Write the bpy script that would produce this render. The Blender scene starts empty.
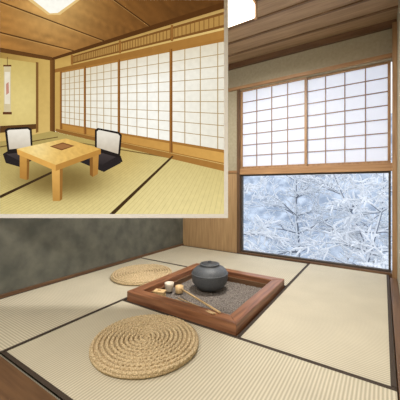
import bpy, bmesh, math, random
from mathutils import Vector, Matrix, noise
random.seed(7)
H=0.93
TH=math.radians(33.4); CT,ST=math.cos(TH),math.sin(TH)
sc=bpy.context.scene
sc.view_settings.view_transform='Standard'
sc.view_settings.look='None'

def lin(c):
    r=[]
    for x in c[:3]:
        x=max(0,min(255,x))/255
        r.append(x/12.92 if x<=.04045 else ((x+.055)/1.055)**2.4)
    return (r[0],r[1],r[2],1)

def newmat(name,col,rough=.6,metal=0):
    m=bpy.data.materials.new(name); m.use_nodes=True
    b=m.node_tree.nodes['Principled BSDF']
    b.inputs['Base Color'].default_value=lin(col)
    b.inputs['Roughness'].default_value=rough
    b.inputs['Metallic'].default_value=metal
    return m,m.node_tree.nodes,m.node_tree.links,b

def noisy(name,c1,c2,scale=(5,5,5),nscale=4,rough=.6,bump=.05,detail=6,metal=0,lo=.3,hi=.7):
    m,n,l,b=newmat(name,c1,rough,metal)
    tc=n.new('ShaderNodeTexCoord'); mp=n.new('ShaderNodeMapping'); mp.inputs['Scale'].default_value=scale
    nz=n.new('ShaderNodeTexNoise'); nz.inputs['Scale'].default_value=nscale; nz.inputs['Detail'].default_value=detail
    cr=n.new('ShaderNodeValToRGB'); cr.color_ramp.elements[0].position=lo; cr.color_ramp.elements[1].position=hi
    cr.color_ramp.elements[0].color=lin(c1); cr.color_ramp.elements[1].color=lin(c2)
    l.new(tc.outputs['Object'],mp.inputs['Vector']); l.new(mp.outputs[0],nz.inputs['Vector'])
    l.new(nz.outputs['Fac'],cr.inputs['Fac']); l.new(cr.outputs[0],b.inputs['Base Color'])
    if bump:
        bp=n.new('ShaderNodeBump'); bp.inputs['Strength'].default_value=bump; bp.inputs['Distance'].default_value=.01
        l.new(nz.outputs['Fac'],bp.inputs['Height']); l.new(bp.outputs[0],b.inputs['Normal'])
    return m

def wood(name,c1,c2,axis='X',rough=.45):
    s={'X':(1,14,14),'Y':(14,1,14),'Z':(14,14,1)}[axis]
    return noisy(name,c1,c2,s,3,rough,.06)

def tatami(name,axis):
    m,n,l,b=newmat(name,(205,195,165),.75)
    tc=n.new('ShaderNodeTexCoord')
    w=n.new('ShaderNodeTexWave'); w.wave_type='BANDS'; w.bands_direction=axis
    w.inputs['Scale'].default_value=19; w.inputs['Distortion'].default_value=.3
    nz=n.new('ShaderNodeTexNoise'); nz.inputs['Scale'].default_value=3.5; nz.inputs['Detail'].default_value=12
    cr=n.new('ShaderNodeValToRGB')
    cr.color_ramp.elements[0].color=lin((184,177,156)); cr.color_ramp.elements[1].color=lin((222,215,195))
    mx=n.new('ShaderNodeMixRGB'); mx.blend_type='MULTIPLY'; mx.inputs[0].default_value=.22
    l.new(tc.outputs['Object'],w.inputs['Vector']); l.new(tc.outputs['Object'],nz.inputs['Vector'])
    l.new(w.outputs['Fac'],cr.inputs['Fac']); l.new(cr.outputs[0],mx.inputs[1]); l.new(nz.outputs['Fac'],mx.inputs[2])
    l.new(mx.outputs[0],b.inputs['Base Color'])
    bp=n.new('ShaderNodeBump'); bp.inputs['Strength'].default_value=.4; bp.inputs['Distance'].default_value=.002
    l.new(w.outputs['Fac'],bp.inputs['Height']); l.new(bp.outputs[0],b.inputs['Normal'])
    return m

M_tx=tatami('tatami_x','X'); M_ty=tatami('tatami_y','Y')
M_heri=noisy('tatami_border_cloth',(52,42,36),(70,58,48),nscale=40,rough=.8)
M_wx=wood('cedar_x',(154,116,80),(188,148,108),'X')
M_wz=wood('cedar_z',(146,112,78),(178,142,104),'Z')
M_wpanel=wood('pale_panel_wood',(168,136,98),(194,162,122),'Z')
M_dx=wood('dark_wood_x',(88,62,44),(116,86,60),'X')
M_dy=wood('dark_wood_y',(88,62,44),(116,86,60),'Y')
M_dz=wood('dark_wood_z',(90,68,50),(114,86,64),'Z')
M_lat=wood('lattice_wood',(130,102,78),(152,124,98),'Z')
M_hx=wood('hearth_wood_x',(108,68,48),(162,112,80),'X',.35)
M_hy=wood('hearth_wood_y',(108,68,48),(162,112,80),'Y',.35)
M_ceil=wood('ceiling_wood',(156,130,102),(188,160,128),'X',.5)
M_batten=wood('batten_wood',(108,82,60),(128,100,74),'X',.5)
M_plast=noisy('beige_plaster',(164,156,134),(178,170,148),nscale=6,rough=.9,bump=.1)
M_dplast=noisy('dark_clay_plaster',(82,84,78),(106,106,97),(1,1,1),6,rough=.95,bump=.5,detail=14,lo=.35,hi=.65)
M_ash=noisy('ash',(82,76,72),(146,138,132),nscale=24,rough=.95,bump=1,detail=12,lo=.42,hi=.58)
M_pot=noisy('blue_grey_stoneware',(68,73,80),(96,101,108),nscale=30,rough=.5,bump=.15)
M_potd=noisy('stoneware_lid',(50,54,60),(72,76,82),nscale=50,rough=.45,bump=.08)
M_iron=noisy('dark_iron',(44,44,46),(62,62,64),nscale=60,rough=.45,bump=.2,metal=.5)
M_bamboo=noisy('bamboo',(200,168,120),(222,194,148),(20,20,2),3,.5,.02)
M_white=noisy('pale_ceramic',(205,196,180),(220,212,198),nscale=20,rough=.4)
M_straw=noisy('rush_straw',(164,140,104),(224,204,166),nscale=30,rough=.85,bump=.5,lo=.35,hi=.62)
M_snow=noisy('snow',(242,246,250),(250,252,255),nscale=2,rough=.95,bump=0)
M_bark=noisy('bark',(98,106,120),(132,140,154),nscale=20,rough=.9)
M_frame=noisy('white_frame',(250,250,248),(254,254,252),nscale=10,rough=.5,bump=0)

def mkobj(name,bm,mats,parent=None,loc=None,rotz=0,bevel=0,smooth=False):
    me=bpy.data.meshes.new(name); bm.to_mesh(me); bm.free()
    for m in mats: me.materials.append(m)
    o=bpy.data.objects.new(name,me); sc.collection.objects.link(o)
    if parent: o.parent=parent
    if loc is not None: o.location=loc
    o.rotation_euler[2]=rotz
    if bevel:
        b=o.modifiers.new('bevel','BEVEL'); b.width=bevel; b.segments=2; b.limit_method='ANGLE'
    return o
def empty(name,loc=(0,0,0)):
    o=bpy.data.objects.new(name,None); sc.collection.objects.link(o); o.location=loc; return o

def box(bm,x0,x1,y0,y1,z0,z1,mi=0):
    v=[bm.verts.new(p) for p in ((x0,y0,z0),(x1,y0,z0),(x1,y1,z0),(x0,y1,z0),(x0,y0,z1),(x1,y0,z1),(x1,y1,z1),(x0,y1,z1))]
    for f in ((0,3,2,1),(4,5,6,7),(0,1,5,4),(1,2,6,5),(2,3,7,6),(3,0,4,7)):
        fc=bm.faces.new([v[i] for i in f]); fc.material_index=mi
def hbox(bm,x0,x1,y0,y1,z0,z1,mi=0):
    box(bm,x0*H,x1*H,y0*H,y1*H,z0*H,z1*H,mi)
def lathe(bm,prof,seg=40,c=(0,0,0),mi=0):
    rings=[]
    for r,z in prof:
        rings.append([bm.verts.new((c[0]+r*math.cos(2*math.pi*i/seg),c[1]+r*math.sin(2*math.pi*i/seg),c[2]+z)) for i in range(seg)])
    for a,b in zip(rings,rings[1:]):
        for i in range(seg):
            f=bm.faces.new((a[i],a[(i+1)%seg],b[(i+1)%seg],b[i])); f.material_index=mi; f.smooth=True
    f=bm.faces.new(rings[-1]); f.material_index=mi
    f=bm.faces.new(rings[0][::-1]); f.material_index=mi
def tube(bm,pts,rad,seg=8,mi=0):
    rings=[]
    for i,p in enumerate(pts):
        p=Vector(p); a=Vector(pts[max(0,i-1)]); b=Vector(pts[min(len(pts)-1,i+1)])
        t=(b-a).normalized(); up=Vector((0,0,1)) if abs(t.z)<.95 else Vector((1,0,0))
        s=t.cross(up).normalized(); w=s.cross(t)
        r=rad[i] if isinstance(rad,(list,tuple)) else rad
        rings.append([bm.verts.new(p+s*math.cos(2*math.pi*k/seg)*r+w*math.sin(2*math.pi*k/seg)*r) for k in range(seg)])
    for a,b in zip(rings,rings[1:]):
        for k in range(seg):
            f=bm.faces.new((a[k],a[(k+1)%seg],b[(k+1)%seg],b[k])); f.material_index=mi; f.smooth=True
    f=bm.faces.new(rings[0][::-1]); f.material_index=mi; f=bm.faces.new(rings[-1]); f.material_index=mi

# ---------------- camera
cam=bpy.data.cameras.new('camera'); co=bpy.data.objects.new('camera',cam); sc.collection.objects.link(co)
co.location=(0,0,H); co.rotation_euler=(math.pi/2,0,TH)
cam.sensor_width=36; cam.lens=36*277.6/400; cam.shift_y=-13/400; cam.clip_start=.03
sc.camera=co

# ---------------- room
XL=-2.88; YW=3.835; XR=.06; ZC=2.877; YF=.733; XM=-1.915
bm=bmesh.new(); hbox(bm,XL-.2,1.8,-1.7,YW+.2,-.16,-.062); mkobj('floor',bm,[M_wx])
bm=bmesh.new()
y=YF-.006
while y>-1.5:
    y0=max(y-.32,-1.5); hbox(bm,XL,1.6,y0,y-.004,-.06,0); y=y0
mkobj('wooden_floor_boards',bm,[M_dx],bevel=.002)
HW=.028
def mat(x0,x1,y0,y1,axis):
    bm=bmesh.new(); g=.003
    hbox(bm,x0+g,x1-g,y0+g,y1-g,-.058,0,0)
    if axis=='X':
        hbox(bm,x0+g,x1-g,y0+g,y0+HW,-.01,.0015,1); hbox(bm,x0+g,x1-g,y1-HW,y1-g,-.01,.0015,1)
    else:
        hbox(bm,x0+g,x0+HW,y0+g,y1-g,-.01,.0015,1); hbox(bm,x1-HW,x1-g,y0+g,y1-g,-.01,.0015,1)
    mkobj('tatami_mat',bm,[M_tx if axis=='X' else M_ty,M_heri])
mat(XL+.01,-.82,2.80,YW-.02,'X')
mat(-.82,XR,1.69,YW-.02,'Y')
mat(XM,XR,YF,1.69,'X')
mat(XL+.01,XM,YF,2.80,'Y')
bm=bmesh.new(); hbox(bm,XL-.1,XL,-1.5,YW+.1,-.06,ZC); mkobj('wall_left',bm,[M_dplast])
bm=bmesh.new(); hbox(bm,XL,XL+.018,-1.5,YW-.005,0,.03); mkobj('baseboard_left',bm,[M_dy])
WX0,WX1=-1.80,.075
bm=bmesh.new()
hbox(bm,XL,WX0-.035,YW,YW+.1,1.24,ZC,0)
hbox(bm,WX0-.035,XR+.1,YW,YW+.1,2.46,ZC,0)
hbox(bm,XL,WX0-.035,YW,YW+.1,-.06,1.24,1)
mkobj('wall_window_side',bm,[M_plast,M_wpanel])
bm=bmesh.new(); hbox(bm,WX0-.05,WX0-.005,YW-.02,YW+.11,0,2.47); mkobj('trim_post',bm,[M_dz],bevel=.003)
bm=bmesh.new(); hbox(bm,WX0-.005,WX1+.05,YW-.01,YW+.11,1.185,1.275)
hbox(bm,XL,WX0-.05,YW-.015,YW,1.215,1.25)
mkobj('trim_lintel',bm,[M_wx],bevel=.003)
bm=bmesh.new(); hbox(bm,XL+.0,WX1+.05,YW-.03,YW-.001,2.47,2.515); mkobj('trim_head_rail',bm,[M_wx],bevel=.003)
bm=bmesh.new(); hbox(bm,XL+.045,WX1+.05,YW-.05,YW-.001,2.80,ZC-.002); mkobj('trim_ceiling_moulding',bm,[M_dx],bevel=.003)
bm=bmesh.new(); hbox(bm,XL,XL+.04,-1.5,YW-.055,2.80,ZC-.002); mkobj('trim_ceiling_left',bm,[M_dy],bevel=.003)
bm=bmesh.new(); hbox(bm,WX0-.005,WX1+.02,YW-.018,YW+.13,-.05,.022); mkobj('trim_sill',bm,[M_dx],bevel=.003)
bm=bmesh.new(); hbox(bm,.13,.23,1.6,YW+.1,-.06,ZC,0); mkobj('wall_right',bm,[M_plast])
bm=bmesh.new(); hbox(bm,.085,.13,YW-.14,YW-.055,0,2.80); mkobj('trim_corner_post',bm,[M_wz],bevel=.003)
bm=bmesh.new(); hbox(bm,XR+.004,.128,1.0,YW-.145,-.06,.006); mkobj('trim_threshold',bm,[M_dy],bevel=.002)
bm=bmesh.new(); hbox(bm,.13,1.7,1.5,1.6,-.06,ZC); mkobj('wall_near_right',bm,[M_plast])
bm=bmesh.new(); hbox(bm,1.6,1.7,-1.5,1.5,-.06,ZC); mkobj('wall_far_right',bm,[M_plast])
bm=bmesh.new(); hbox(bm,XL-.1,1.7,-1.6,-1.5,-.06,ZC); mkobj('wall_back',bm,[M_plast])
bm=bmesh.new()
hbox(bm,XL-.1,1.7,-1.6,YW+.1,ZC+.02,ZC+.1,0)
y=YW-.0
while y>-1.5:
    hbox(bm,XL,1.6,max(-1.5,y-.30),y-.006,ZC,ZC+.02,0)
    hbox(bm,XL,1.6,y-.016,y+.010 if y<YW-.1 else y,ZC-.016,ZC,1)
    y-=.30
mkobj('ceiling',bm,[M_ceil,M_batten])

# ---------------- window glass
m=bpy.data.materials.new('window_glass'); m.use_nodes=True; n=m.node_tree.nodes; l=m.node_tree.links
n.remove(n['Principled BSDF']); tr=n.new('ShaderNodeBsdfTransparent'); gl=n.new('ShaderNodeBsdfGlossy'); gl.inputs['Roughness'].default_value=.02
mx=n.new('ShaderNodeMixShader'); mx.inputs[0].default_value=.03
l.new(tr.outputs[0],mx.inputs[1]); l.new(gl.outputs[0],mx.inputs[2]); l.new(mx.outputs[0],n['Material Output'].inputs[0])
M_glass=m
win=empty('window_1')
bm=bmesh.new()
f=.022; z0,z1=.022,1.185
hbox(bm,WX0,WX0+f,YW+.02,YW+.07,z0,z1); hbox(bm,WX1-f,WX1,YW+.02,YW+.07,z0,z1)
hbox(bm,WX0+f,WX1-f,YW+.02,YW+.07,z0,z0+f); hbox(bm,WX0+f,WX1-f,YW+.02,YW+.07,z1-f,z1)
M_alu,_,_,_=newmat('bronze_sash',(70,62,56),.5)
mkobj('sash_frame',bm,[M_alu],win)
bm=bmesh.new(); hbox(bm,WX0+f,WX1-f,YW+.042,YW+.046,z0+f,z1-f); mkobj('glass_pane',bm,[M_glass],win)

# ---------------- shoji
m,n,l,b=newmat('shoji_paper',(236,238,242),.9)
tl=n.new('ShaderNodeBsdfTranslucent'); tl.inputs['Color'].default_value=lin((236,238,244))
em=n.new('ShaderNodeEmission'); em.inputs['Color'].default_value=lin((230,234,244)); em.inputs['Strength'].default_value=.17  # added glow stands in for daylight coming through the paper
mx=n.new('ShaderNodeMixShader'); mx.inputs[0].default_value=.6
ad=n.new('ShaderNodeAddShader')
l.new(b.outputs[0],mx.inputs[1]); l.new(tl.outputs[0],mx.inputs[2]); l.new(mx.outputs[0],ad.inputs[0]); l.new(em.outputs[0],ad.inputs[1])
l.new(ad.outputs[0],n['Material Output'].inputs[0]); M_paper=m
def shoji(x0,x1,yo):
    e=empty('shoji_screen')
    z0,z1=1.277,2.466; f=.03
    bm=bmesh.new()
    hbox(bm,x0,x0+f,yo,yo+.03,z0,z1); hbox(bm,x1-f,x1,yo,yo+.03,z0,z1)
    hbox(bm,x0+f,x1-f,yo,yo+.03,z0,z0+f); hbox(bm,x0+f,x1-f,yo,yo+.03,z1-f,z1)
    mkobj('frame',bm,[M_wz],e)
    bm=bmesh.new(); g=.0055
    for i in range(1,4):
        x=x0+f+(x1-x0-2*f)*i/4; hbox(bm,x-g,x+g,yo+.004,yo+.018,z0+f,z1-f)
    for i in range(1,7):
        z=z0+f+(z1-z0-2*f)*i/7; hbox(bm,x0+f,x1-f,yo+.006,yo+.0165,z-g,z+g)
    mkobj('lattice',bm,[M_lat],e)
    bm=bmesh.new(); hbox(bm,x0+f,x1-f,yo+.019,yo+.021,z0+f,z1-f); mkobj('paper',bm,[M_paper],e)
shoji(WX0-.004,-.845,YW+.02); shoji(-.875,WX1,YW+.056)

# ---------------- hearth
e=empty('sunken_hearth')
a0,a1,b0,b1=XM+.02,-.826,1.696,2.794; w=.098; rz=.078
bm=bmesh.new()
def mitre(bm,p,z0,z1,mi):
    lo=[bm.verts.new((x*H,y*H,z0*H)) for x,y in p]; hi=[bm.verts.new((x*H,y*H,z1*H)) for x,y in p]
    k=len(p)
    bm.faces.new(hi).material_index=mi; bm.faces.new(lo[::-1]).material_index=mi
    for i in range(k):
        bm.faces.new((lo[i],lo[(i+1)%k],hi[(i+1)%k],hi[i])).material_index=mi
mitre(bm,[(a0,b0),(a1,b0),(a1-w,b0+w),(a0+w,b0+w)],-.05,rz,0)
mitre(bm,[(a1,b1),(a0,b1),(a0+w,b1-w),(a1-w,b1-w)],-.05,rz,0)
mitre(bm,[(a0,b1),(a0,b0),(a0+w,b0+w),(a0+w,b1-w)],-.05,rz,1)
mitre(bm,[(a1,b0),(a1,b1),(a1-w,b1-w),(a1-w,b0+w)],-.05,rz,1)
mkobj('rim',bm,[M_hx,M_hy],e,bevel=.005)
bm=bmesh.new(); i0,i1,j0,j1=a0+w+.001,a1-w-.001,b0+w+.001,b1-w-.001; t=.022
hbox(bm,i0,i1,j0,j0+t,-.05,.03,0); hbox(bm,i0,i1,j1-t,j1,-.05,.03,0)
hbox(bm,i0,i0+t,j0+t,j1-t,-.05,.03,1); hbox(bm,i1-t,i1,j0+t,j1-t,-.05,.03,1)
mkobj('inner_ledge',bm,[M_dx,M_dy],e,bevel=.002)
bm=bmesh.new(); N=90; vs=[]
for i in range(N+1):
    row=[]
    for j in range(N+1):
        x=(i0+t+(i1-i0-2*t)*i/N)*H; yy=(j0+t+(j1-j0-2*t)*j/N)*H
        row.append(bm.verts.new((x,yy,-.018+.008*noise.noise(Vector((x*9,yy*9,0)))+.008*noise.noise(Vector((x*45,yy*45,3))))))
    vs.append(row)
for i in range(N):
    for j in range(N): bm.faces.new((vs[i][j],vs[i+1][j],vs[i+1][j+1],vs[i][j+1])).smooth=True
mkobj('ash_bed',bm,[M_ash],e)

# ---------------- pot
bm=bmesh.new()
S=.168
prof=[(.34,0),(.55,.03),(.78,.18),(.94,.42),(1.0,.68),(.99,.86),(.92,1.04),(.78,1.18),(.62,1.26),(.52,1.29),(.52,1.35),(.55,1.38),(.53,1.40),(.47,1.40)]
lathe(bm,[(r*S,z*S) for r,z in prof],56,mi=0)
lathe(bm,[(r*S,z*S) for r,z in [(.45,1.36),(.46,1.41),(.36,1.44),(.14,1.46),(.09,1.47),(.08,1.49),(.10,1.52),(.06,1.54)]],36,mi=1)
lathe(bm,[(r*S,z*S) for r,z in [(.985,.86),(1.01,.875),(1.0,.91),(.96,.92)]],56,mi=0)
mkobj('lidded_stoneware_pot',bm,[M_pot,M_potd],loc=(-1.44*H,2.36*H,-.012),rotz=.6)

bm=bmesh.new()
pc=Vector((-1.62*H,2.10*H,-.006))
lathe(bm,[(.030,0),(.036,.004),(.036,.060),(.032,.060),(.030,.01)],28,c=pc)
p1=Vector((-.99*H,1.765*H,rz*H+.008)); p0=pc+Vector((.03,-.015,.045))
tube(bm,[p0,p0.lerp(p1,.5),p1],.0075,8)
mkobj('bamboo_ladle',bm,[M_bamboo])
bm=bmesh.new()
q0=Vector((-1.53*H,1.93*H,.006)); q1=Vector((-1.02*H,1.72*H,rz*H+.009))
tube(bm,[q0,q1],.0045,6); tube(bm,[q0+Vector((.0,.035,0)),q1+Vector((.01,.012,0))],.0045,6)
mkobj('fire_chopsticks',bm,[M_bamboo])
bm=bmesh.new()
lathe(bm,[(.020,0),(.034,.01),(.040,.06),(.042,.078),(.037,.078),(.034,.02)],28)
mkobj('ceramic_cup',bm,[M_white],loc=(-1.72*H,2.07*H,-.006))
bm=bmesh.new(); box(bm,-.045,.045,-.03,.03,0,.05); box(bm,-.05,.05,-.035,.035,.05,.06); box(bm,-.012,.012,-.008,.008,.06,.07)
mkobj('wooden_box',bm,[M_bamboo],loc=(-1.70*H,1.91*H,-.006),rotz=.3,bevel=.003)

# ---------------- rush cushions (spiral of twisted two-strand rope)
def cushion(x,y,rot):
    R=.345*H; turns=12; dr=R/turns; bm=bmesh.new()
    def hz(r): 
        k=r/R; return .042+.006*math.cos(k*math.pi*.5)-.004*max(0,k-.8)*5
    n_=int(turns*120); seg=6
    for ph in (0,math.pi):
        rings=[]
        for i in range(n_+1):
            th=i/120*2*math.pi; r=max(.004,dr*(i/120)-dr*.4)
            s_along=dr*(i/120)**2*math.pi
            tw=s_along/.060*2*math.pi+ph
            rr=dr*.31
            c=Vector((math.cos(th)*(r+math.cos(tw)*dr*.15),math.sin(th)*(r+math.cos(tw)*dr*.15),hz(r)-dr*.45+math.sin(tw)*dr*.17))
            ra=Vector((math.cos(th),math.sin(th),0))
            rings.append([bm.verts.new(c+ra*math.cos(2*math.pi*k/seg)*rr+Vector((0,0,1))*math.sin(2*math.pi*k/seg)*rr) for k in range(seg)])
        for a,b in zip(rings,rings[1:]):
            for k in range(seg):
                bm.faces.new((a[k],a[(k+1)%seg],b[(k+1)%seg],b[k])).smooth=True
        bm.faces.new(rings[-1])
    lathe(bm,[(R*.93,0),(R*.975,.005),(R*.975,.022),(R*.9,.027)],64)
    mkobj('round_straw_cushion',bm,[M_straw],loc=(x*H,y*H,.003),rotz=rot)
cushion(-1.26,1.285,.3); cushion(-2.27,2.25,2)

# ---------------- ceiling lamp, plus two unseen fill lamps added behind the camera
def ceil_or_fill_lamp(x,y,power,s=.17,col=(1,.94,.85)):
    e=empty('ceiling_or_fill_lamp',(x*H,y*H,0))
    m=bpy.data.materials.get('lamp_paper')
    if not m:
        m,n,l,b=newmat('lamp_paper',(250,246,235),.8)
        b.inputs['Emission Color'].default_value=lin((255,246,226)); b.inputs['Emission Strength'].default_value=2.2
    bm=bmesh.new(); box(bm,-s,s,-s,s,2.66*H,2.80*H); mkobj('shade',bm,[m],e,bevel=.01)
    bm=bmesh.new(); f=.012
    for sx in(-1,1):
        for sy in(-1,1): box(bm,sx*s-f,sx*s+f,sy*s-f,sy*s+f,2.65*H,2.81*H)
    box(bm,-s-f,s+f,-s-f,s+f,2.80*H,2.83*H); box(bm,-.04,.04,-.04,.04,2.83*H,2.86*H)
    mkobj('shade_frame',bm,[M_wz],e)
    L=bpy.data.lights.new('lamp_light','AREA'); L.energy=power; L.size=2*s; L.color=col
    lo=bpy.data.objects.new('lamp_light',L); sc.collection.objects.link(lo); lo.parent=e; lo.location=(0,0,2.63*H)
ceil_or_fill_lamp(-1.23,2.40,54)
ceil_or_fill_lamp(-.3,-.4,54,.25)  # unseen lamp added behind the camera as frontal fill
ceil_or_fill_lamp(-1.9,-.7,32,.25)  # second added fill lamp, out of view to the left

# ---------------- exterior
bm=bmesh.new(); N=40; vs=[]
for i in range(N+1):
    row=[]
    for j in range(N+1):
        x=-16+26*i/N; y=YW*H+.6+16*j/N; d=y-YW*H
        z=-3.2-.10*d+ .075*max(0,d-5)**2+.35*noise.noise(Vector((x*.6,y*.6,0)))
        row.append(bm.verts.new((x,y,z)))
    vs.append(row)
for i in range(N):
    for j in range(N): bm.faces.new((vs[i][j],vs[i+1][j],vs[i+1][j+1],vs[i][j+1])).smooth=True
M_hill=noisy('frosted_forest',(158,172,190),(216,226,238),(1,1,1),1.6,.95,.2,12,lo=.4,hi=.62)
mkobj('snowy_hillside',bm,[M_hill])

def tree(x,y,z,h,seedv,droop=0.,thick=1.):
    rnd=random.Random(seedv); V=[];F=[];MI=[]
    k=5; cs=[(math.cos(2*math.pi*q/k),math.sin(2*math.pi*q/k)) for q in range(k)]
    def path(pts,rs,mi,offs):
        base=len(V)
        for i,p in enumerate(pts):
            t=(pts[min(i+1,len(pts)-1)]-pts[max(i-1,0)]).normalized()
            up=Vector((0,0,1)) if abs(t.z)<.9 else Vector((1,0,0))
            s=t.cross(up).normalized(); w=s.cross(t); r=rs[i]; o=p+offs[i]
            for a,b in cs: V.append(tuple(o+s*(a*r)+w*(b*r)))
        for i in range(len(pts)-1):
            for q in range(k):
                F.append((base+i*k+q,base+i*k+(q+1)%k,base+(i+1)*k+(q+1)%k,base+(i+1)*k+q)); MI.append(mi)
    def grow(p,d,L,r,depth):
        n_=6 if depth else 4; pts=[p.copy()]; dd=d.copy()
        for s in range(n_):
            dd=(dd+Vector((rnd.uniform(-.2,.2),rnd.uniform(-.2,.2),rnd.uniform(-.14,.16)-droop*.14))).normalized()
            pts.append(pts[-1]+dd*(L/n_))
        rs=[r*(1-.75*i/n_) for i in range(n_+1)]
        path(pts,rs,0,[Vector((0,0,0))]*(n_+1))
        sr=[max(a*1.15,.018)*thick*(1 if i<n_ else .4)*rnd.uniform(.75,1.4) for i,a in enumerate(rs)]
        path(pts,sr,1,[Vector((0,0,rs[i]*.7+sr[i]*.55)) for i in range(n_+1)])
        if depth:
            for i in range(1,n_+1):
                for _ in range(1 if (depth==1 and i%2) else (2 if depth==1 else 1)):
                    ax=Vector((rnd.uniform(-1,1),rnd.uniform(-1,1),rnd.uniform(-.2,.6))).normalized()
                    t=(pts[i]-pts[i-1]).normalized()
                    grow(pts[i],(t*.6+ax*.75).normalized(),L*rnd.uniform(.35,.6),max(rs[i]*.65,.006),depth-1)
    n_=9; pts=[Vector((0,0,0))]; dd=Vector((rnd.uniform(-.2,.2),rnd.uniform(-.1,.1),1)).normalized()
    for s in range(n_):
        dd=(dd+Vector((rnd.uniform(-.15,.15),rnd.uniform(-.12,.12),.08))).normalized(); pts.append(pts[-1]+dd*h/n_)
    rs=[h*.014*(1-.8*i/n_) for i in range(n_+1)]
    path(pts,rs,0,[Vector((0,0,0))]*(n_+1))
    path(pts,[a*.8 for a in rs],1,[Vector((-a*.35,-a*.45,0)) for a in rs])
    for i in range(3,n_+1):
        for _ in range(3):
            an=rnd.uniform(0,6.28); nd=Vector((math.cos(an),math.sin(an),rnd.uniform(.05,.8))).normalized()
            grow(pts[i],nd,h*.34*(1-.055*i),rs[i]*.6,2)
    me=bpy.data.meshes.new('snowy_tree'); me.from_pydata(V,[],F); me.materials.append(M_bark); me.materials.append(M_snow)
    me.polygons.foreach_set('material_index',MI); me.polygons.foreach_set('use_smooth',[True]*len(F)); me.update()
    o=bpy.data.objects.new('snowy_tree',me); sc.collection.objects.link(o); o.location=(x,y,z)
for k_,(x,y,z,h,dr,th_) in enumerate([(-3.3,7.2,-3.4,5.2,.9,1.35),(-4.9,9.0,-3.6,5.8,.5,1.1),(-.7,8.0,-3.5,5.0,.7,1.2),(-2.7,10.8,-3.6,6.2,.3,1),(-.2,11,-3.6,5.8,.4,1)]):
    tree(x,y,z,h,k_+3,dr,th_)
wd=bpy.data.worlds.new('overcast_sky'); sc.world=wd; wd.use_nodes=True
wd.node_tree.nodes['Background'].inputs[0].default_value=lin((232,238,248)); wd.node_tree.nodes['Background'].inputs[1].default_value=1.45

# ---------------- added glowing panel across the corner, holding a picture of a guest room
D=2.38*H; s=D/277.6
mp=bpy.data.materials.new('glowing_picture'); mp.use_nodes=True; n=mp.node_tree.nodes; l=mp.node_tree.links
b=n['Principled BSDF']; b.inputs['Base Color'].default_value=(0,0,0,1); b.inputs['Roughness'].default_value=.8; b.inputs['Specular IOR Level'].default_value=.1
at=n.new('ShaderNodeAttribute'); at.attribute_name='Col'
tc=n.new('ShaderNodeTexCoord'); nz=n.new('ShaderNodeTexNoise'); nz.inputs['Scale'].default_value=25; nz.inputs['Detail'].default_value=6
mr=n.new('ShaderNodeMapRange'); mr.inputs['To Min'].default_value=.88; mr.inputs['To Max'].default_value=1.12
vm=n.new('ShaderNodeVectorMath'); vm.operation='SCALE'
l.new(tc.outputs['Object'],nz.inputs['Vector']); l.new(nz.outputs['Fac'],mr.inputs['Value'])
l.new(at.outputs['Color'],vm.inputs[0]); l.new(mr.outputs[0],vm.inputs['Scale']); l.new(vm.outputs[0],b.inputs['Emission Color']); b.inputs['Emission Strength'].default_value=1  # emission added so the picture keeps its own brightness
R0=(112-200)*s
PLOC=(R0*CT-D*ST, R0*ST+D*CT, H+(187-109)*s)
def clip(poly,X0=0,X1=224,Y0=0,Y1=214):
    for ax,lim,sg in((0,X0,1),(0,X1,-1),(1,Y0,1),(1,Y1,-1)):
        out=[]
        for i in range(len(poly)):
            a,bb=poly[i-1],poly[i]; da=(a[ax]-lim)*sg; db=(bb[ax]-lim)*sg
            if (da>=0)!=(db>=0):
                t=da/(da-db); out.append((a[0]+(bb[0]-a[0])*t,a[1]+(bb[1]-a[1])*t))
            if db>=0: out.append(bb)
        poly=out
        if len(poly)<3: return []
    return poly
class Pic:  # flat glowing cut-outs of the picture, shading painted into vertex colours
    def __init__(self,name): self.name=name; self.V=[];self.F=[];self.C=[]; 
    def p(self,poly,col,layer,cell=None):
        poly=clip([tuple(map(float,q)) for q in poly])
        if len(poly)<3: return
        if cell:
            us=[q[0] for q in poly]; vs_=[q[1] for q in poly]
            i=int(min(us)//cell)
            while i*cell<max(us):
                j=int(min(vs_)//cell)
                while j*cell<max(vs_):
                    c=clip(poly,i*cell,(i+1)*cell,j*cell,(j+1)*cell)
                    if len(c)>=3: self.p(c,col,layer)
                    j+=1
                i+=1
            return
        ar=sum(poly[i-1][0]*poly[i][1]-poly[i][0]*poly[i-1][1] for i in range(len(poly)))
        if abs(ar)<1e-4: return
        if ar>0: poly=poly[::-1]
        b0=len(self.V)
        for (u,v) in poly:
            self.V.append(((u-112)*s,-layer*.00025,(109-v)*s)); self.C.append(lin(col(u,v) if callable(col) else col))
        self.F.append(tuple(range(b0,b0+len(poly))))
    def line(self,a,b,w,col,layer,w2=None,cell=None):
        w2=w if w2 is None else w2
        dx,dy=b[0]-a[0],b[1]-a[1]; L=math.hypot(dx,dy); nx,ny=-dy/L,dx/L
        self.p([(a[0]+nx*w/2,a[1]+ny*w/2),(b[0]+nx*w2/2,b[1]+ny*w2/2),(b[0]-nx*w2/2,b[1]-ny*w2/2),(a[0]-nx*w/2,a[1]-ny*w/2)],col,layer,cell)
    def done(self,parent=None):
        me=bpy.data.meshes.new(self.name); me.from_pydata(self.V,[],self.F)
        ca=me.color_attributes.new('Col','FLOAT_COLOR','POINT')
        for i,c in enumerate(self.C): ca.data[i].color=c
        me.materials.append(mp); o=bpy.data.objects.new(self.name,me); sc.collection.objects.link(o)
        if parent: o.parent=parent
        else: o.location=PLOC; o.rotation_euler=(0,0,TH)
        return o
inset_panel=empty('inset_picture_panel',PLOC); inset_panel.rotation_euler=(0,0,TH)  # made-up carrier for the flat picture, not a fitting of the room
bm=bmesh.new()
box(bm,-116*s,116*s,.002,.04,-109*s,113*s)
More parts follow.
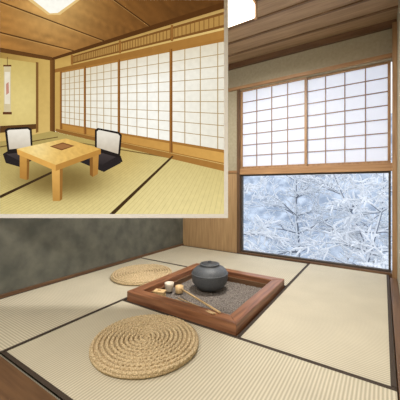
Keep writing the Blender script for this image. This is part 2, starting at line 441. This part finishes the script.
for (x0,x1,z0,z1) in((112,116,-109,113),(-116,-112,-109,113),(-112,112,-109,-105),(-112,112,109,113)):
    box(bm,x0*s,x1*s,-.006,.002,z0*s,z1*s)
mkobj('panel_border',bm,[M_frame],inset_panel)
bm=bmesh.new()
for x in(-80,80): 
    box(bm,x*s-.008,x*s+.008,.012,.028,113*s,ZC*H-PLOC[2]-.02)
mkobj('hanger_rods',bm,[M_iron],inset_panel)  # rods made up to hang the added panel

V1=(-78.,100.); V2=(240.,92.)
def y1(k,x): return 100+k*(x+78)
def away(x,y,x2): return y+(y-V2[1])/(x-V2[0])*(x2-x)
bg=Pic('picture_room')
lerp=lambda a,b,t:tuple(a[i]+(b[i]-a[i])*max(0,min(1,t)) for i in range(3))
def gl(u,v,cu,cv,r): return math.exp(-((u-cu)**2+(v-cv)**2)/(r*r))  # soft spot mask for painting light into the picture colours
def grain(u,v):
    a=math.atan2(v-V2[1],u-V2[0]); return noise.noise(Vector((a*60,math.hypot(u-V2[0],v-V2[1])*.02,0)))
def cc(u,v):
    c=lerp((164,112,54),(98,62,28),u/190)
    c=lerp(c,(224,180,110),.8*gl(u,v,55,2,42))  # lamp glow painted into the ceiling colour
    g=1+.18*grain(u,v); return tuple(x*g for x in c)
bg.p([(0,0),(224,0),(224,70),(0,70)],cc,1,4)
KC=-.325
i=0
while True:
    t=1/130.-i*.0011
    if t<.0012: break
    x=1/t-78; y=y1(KC,x); yy=away(x,y,-20)
    bg.line((-20,yy),(x,y),1.4,lambda u,v: lerp(cc(u,v),(44,24,8),.65),2,1.1,cell=16)
    bg.line((-20,yy+1.5),(x,y+1.1),.7,lambda u,v: lerp(cc(u,v),(230,190,124),.35),2,.5,cell=16)
    i+=1
def wc(u,v):
    c=lerp((198,160,86),(224,192,122),(u-52)/170)
    return lerp(c,(146,108,52),max(0,min(1,(y1(-.27,u)-v)/18)))  # light falloff towards the ceiling painted into the wall colour
bg.p([(52,y1(KC,52)),(224,y1(KC,224)),(224,y1(.23,224)),(52,y1(.23,52))],wc,3,8)
def band(P,k0,k1,x0,x1,col,ly,cell=None): P.p([(x0,y1(k0,x0)),(x1,y1(k0,x1)),(x1,y1(k1,x1)),(x0,y1(k1,x0))],col,ly,cell)
band(bg,KC,KC+.022,52,224,(86,52,22),4)
band(bg,-.285,-.245,72,224,(180,138,74),4)
band(bg,-.292,-.283,72,224,(124,82,38),5); band(bg,-.249,-.240,72,224,(124,82,38),5)
t=1/150.
while t>1/302.:
    x=1/t-78; bg.line((x,y1(-.285,x)),(x,y1(-.245,x)),.7,(124,84,38),5); t-=.00006
for x in(72,120,172): bg.line((x,y1(-.30,x)),(x,y1(-.235,x)),2.2,(146,98,46),6)
band(bg,-.232,-.205,52,224,lambda u,v: lerp((138,92,40),(174,124,60),u/224),5,16)
ty=lambda x: away(52,y1(KC,52),x); fy=lambda x: away(52,131,x)
bg.p([(0,ty(0)),(52,ty(52)),(52,131),(0,fy(0))],lambda u,v: lerp(lerp((164,130,66),(204,170,96),u/52),(216,184,110),(v-60)/90),3,8)
bg.p([(0,ty(0)),(52,ty(52)),(52,ty(52)+3),(0,ty(0)+4)],(98,62,28),4)
bg.p([(0,58),(36,63),(36,126),(0,128)],lambda u,v: lerp((188,162,88),(224,202,130),gl(u,v,20,105,45)),4,8)  # soft glow painted into the alcove wall
bg.p([(0,126),(36,124),(36,129),(0,133)],(92,62,30),5)
bg.p([(36,62),(38.5,62.5),(38.5,132),(36,133)],(126,88,44),5)
bg.p([(50,60),(55,60),(55,132),(50,131)],lambda u,v: lerp((126,84,38),(92,58,26),(u-50)/5),6)
def fc(u,v):
    c=lerp((174,152,86),(228,210,144),(v-132)/78*.8+.2*u/224)
    c=lerp(c,(242,226,166),.5*gl(u,v,165,205,60))  # pool of light painted into the floor colour
    c=lerp(c,(202,168,94),.5*gl(u,v,120,150,26))
    c=lerp(c,(114,92,46),.85*math.exp(-(((u-60)/44)**2+((v-180)/17)**2)**1.5))  # soft shadow of the table painted into the floor colour
    return c
bg.p([(0,fy(0)),(52,131),(224,y1(.235,224)),(224,214),(0,214)],fc,3,5)
for k in range(130):
    x=-380+k*5.5
    bg.line((x,214),(V2[0]+(x-V2[0])*.4,92+122*.4),.4,lambda u,v: lerp(fc(u,v),(120,94,44),.22),4,.2,cell=16)
bg.line((0,197),(78,160),2.8,(62,44,24),6,1.7)
bg.line((110,216),(173,156),3.6,(66,46,24),6,1.8)
bg.line((62,140),(172,158),.9,(120,96,52),5,1.3)
bg.line((0,147),(58,137),1.2,(104,80,42),5,.9)
band(bg,.214,.236,56,224,lambda u,v: lerp((130,86,38),(172,122,58),u/224),6,16)
bg.done(inset_panel)
sh=Pic('shoji_partition')
posts=[1/(61+78.),1/(85+78.),1/(119+78.),1/(171+78.),1/(260+78.)]
KT,KB,KK=-.205,.165,.212
pw=lambda u,v: lerp(lerp((226,218,196),(253,251,242),1-abs(u-150)/110),(200,182,146),.5*max(0,1-(v-y1(KT,u))/30))
for a,bb in zip(posts,posts[1:]):
    xa=1/a-78; xb=min(1/bb-78,224)
    band(sh,KT,KK,xa,xb,(166,116,54),7)
    band(sh,KT+.012,KB,xa+1,xb,pw,8,8)
    band(sh,KB+.01,KK-.004,xa+2,xb,lambda u,v: lerp((174,122,56),(214,164,86),u/224),8)
    for j in range(1,5):
        x=1/(a+(bb-a)*j/5)-78
        if x<224: sh.line((x,y1(KT+.012,x)),(x,y1(KB,x)),.35+.6*(x+78)/302,(176,148,104),9)
    for j in range(1,9):
        k=KT+.012+(KB-KT-.012)*j/9
        sh.line((xa+1,y1(k,xa)),(xb,y1(k,xb)),.35+.4*(xa+78)/302,(176,148,104),9,.35+.4*(xb+78)/302)
for a in posts[:-1]:
    x=1/a-78; w=.6+2.5*(x+78)/249
    sh.line((x,y1(KT,x)),(x,y1(KK,x)),w,(154,102,46),10)
    sh.line((x+w*.2,y1(KT,x)),(x+w*.2,y1(KK,x)),.6,(104,64,28),11)
sh.done()
hs=Pic('hanging_scroll')
hs.line((7.5,57),(7.5,66),.7,(120,90,50),6)
hs.p([(4,66),(11,66),(11,113),(4,113)],(210,194,154),7)
hs.p([(4.8,72),(10.2,72),(10.2,104),(4.8,104)],(232,222,198),8)
hs.p([(6.2,84),(8.8,82),(9.2,93),(6.4,95)],(196,140,120),9)
hs.p([(3,112),(12,112),(12,114.5),(3,114.5)],(96,56,30),9)
hs.p([(3.4,65),(11.6,65),(11.6,66.6),(3.4,66.6)],(96,56,30),9)
hs.done()
lp=Pic('ceiling_light')
lp.p([(28,0),(80,0),(60,15),(48,15)],(230,196,130),7)
lp.p([(33,0),(76,0),(58,13),(50,13.5)],(255,252,240),8)
lp.done()
def chair(back,inner,seat,seat2,leg):
    c=Pic('floor_chair')
    c.p(seat,(40,34,34),10); c.p(seat2,lambda u,v: lerp((78,68,66),(46,40,40),(v-149)/16),11)
    c.p(back,(34,28,26),12); c.p(inner,lambda u,v: lerp((242,236,222),(196,182,160),(v-128)/26),13)
    for a,b_ in leg: c.line(a,b_,1.6,(40,30,26),11)
    c.done()
chair([(5,130),(8,128),(28,127),(32,129),(33,151),(8,154)],[(7.5,131),(9,130),(28,129),(30,130.5),(31,147),(9.5,149.5)],
      [(3,154),(8,151),(34,148),(46,153),(20,167),(6,163)],[(6,154),(12,152),(34,150),(40,153),(20,161)],[((8,152),(5,158))])
chair([(95,130),(98,128),(119,132),(122,135),(120,158),(95,151)],[(97,131.5),(99,130),(118,134),(120,136),(118.3,154),(97,147.5)],
      [(78,156),(96,149),(121,156),(121,163),(104,172),(80,162)],[(82,157),(97,151),(116,157),(102,165)],[((120,156),(122,162))])
tb=Pic('low_table')  # lit and shaded sides painted as different tones of one wood
tb.p([(20,152),(28,154),(27,180),(20,178)],lambda u,v: lerp((210,158,78),(172,122,56),(v-152)/28),15,5); tb.p([(27,154),(30,153),(29,179),(27,180)],(136,92,40),15)
tb.p([(93,154),(99,152),(98,174),(93,177)],lambda u,v: lerp((196,144,70),(164,116,54),(v-152)/28),15,5); tb.p([(90,155),(93,154),(93,177),(90,175)],(136,92,40),15)
tb.p([(52,168),(60,168),(60,201),(53,201)],lambda u,v: lerp((228,176,94),(190,140,68),(v-168)/33),15,5); tb.p([(60,168),(63,166),(62.5,199),(60,201)],(154,106,48),15)
tb.p([(17,149),(56,165),(56,171),(18,154.5)],(222,168,84),16)
tb.p([(56,165),(101,149),(101,154),(56,171)],(186,134,62),16)
def tt(u,v):
    g=1+.08*noise.noise(Vector(((v+u*.21)*1.6,(u-v)*.05,4)))
    c=lerp(lerp((242,206,124),(220,172,88),(u-17)/84),(250,228,164),.6*gl(u,v,38,148,14))  # bright spot painted into the table top
    return tuple(x*g for x in c)
tb.p([(17,149),(66,138.5),(101,149),(56,165)],tt,17,1.5)
tb.done()
tr=Pic('serving_tray')
tr.p([(50,146.5),(63,142.5),(75,146),(62,150.5)],(126,80,44),19)
tr.p([(53,146.5),(63,143.6),(72,146.2),(62,149.2)],(162,112,66),20)
tr.done()
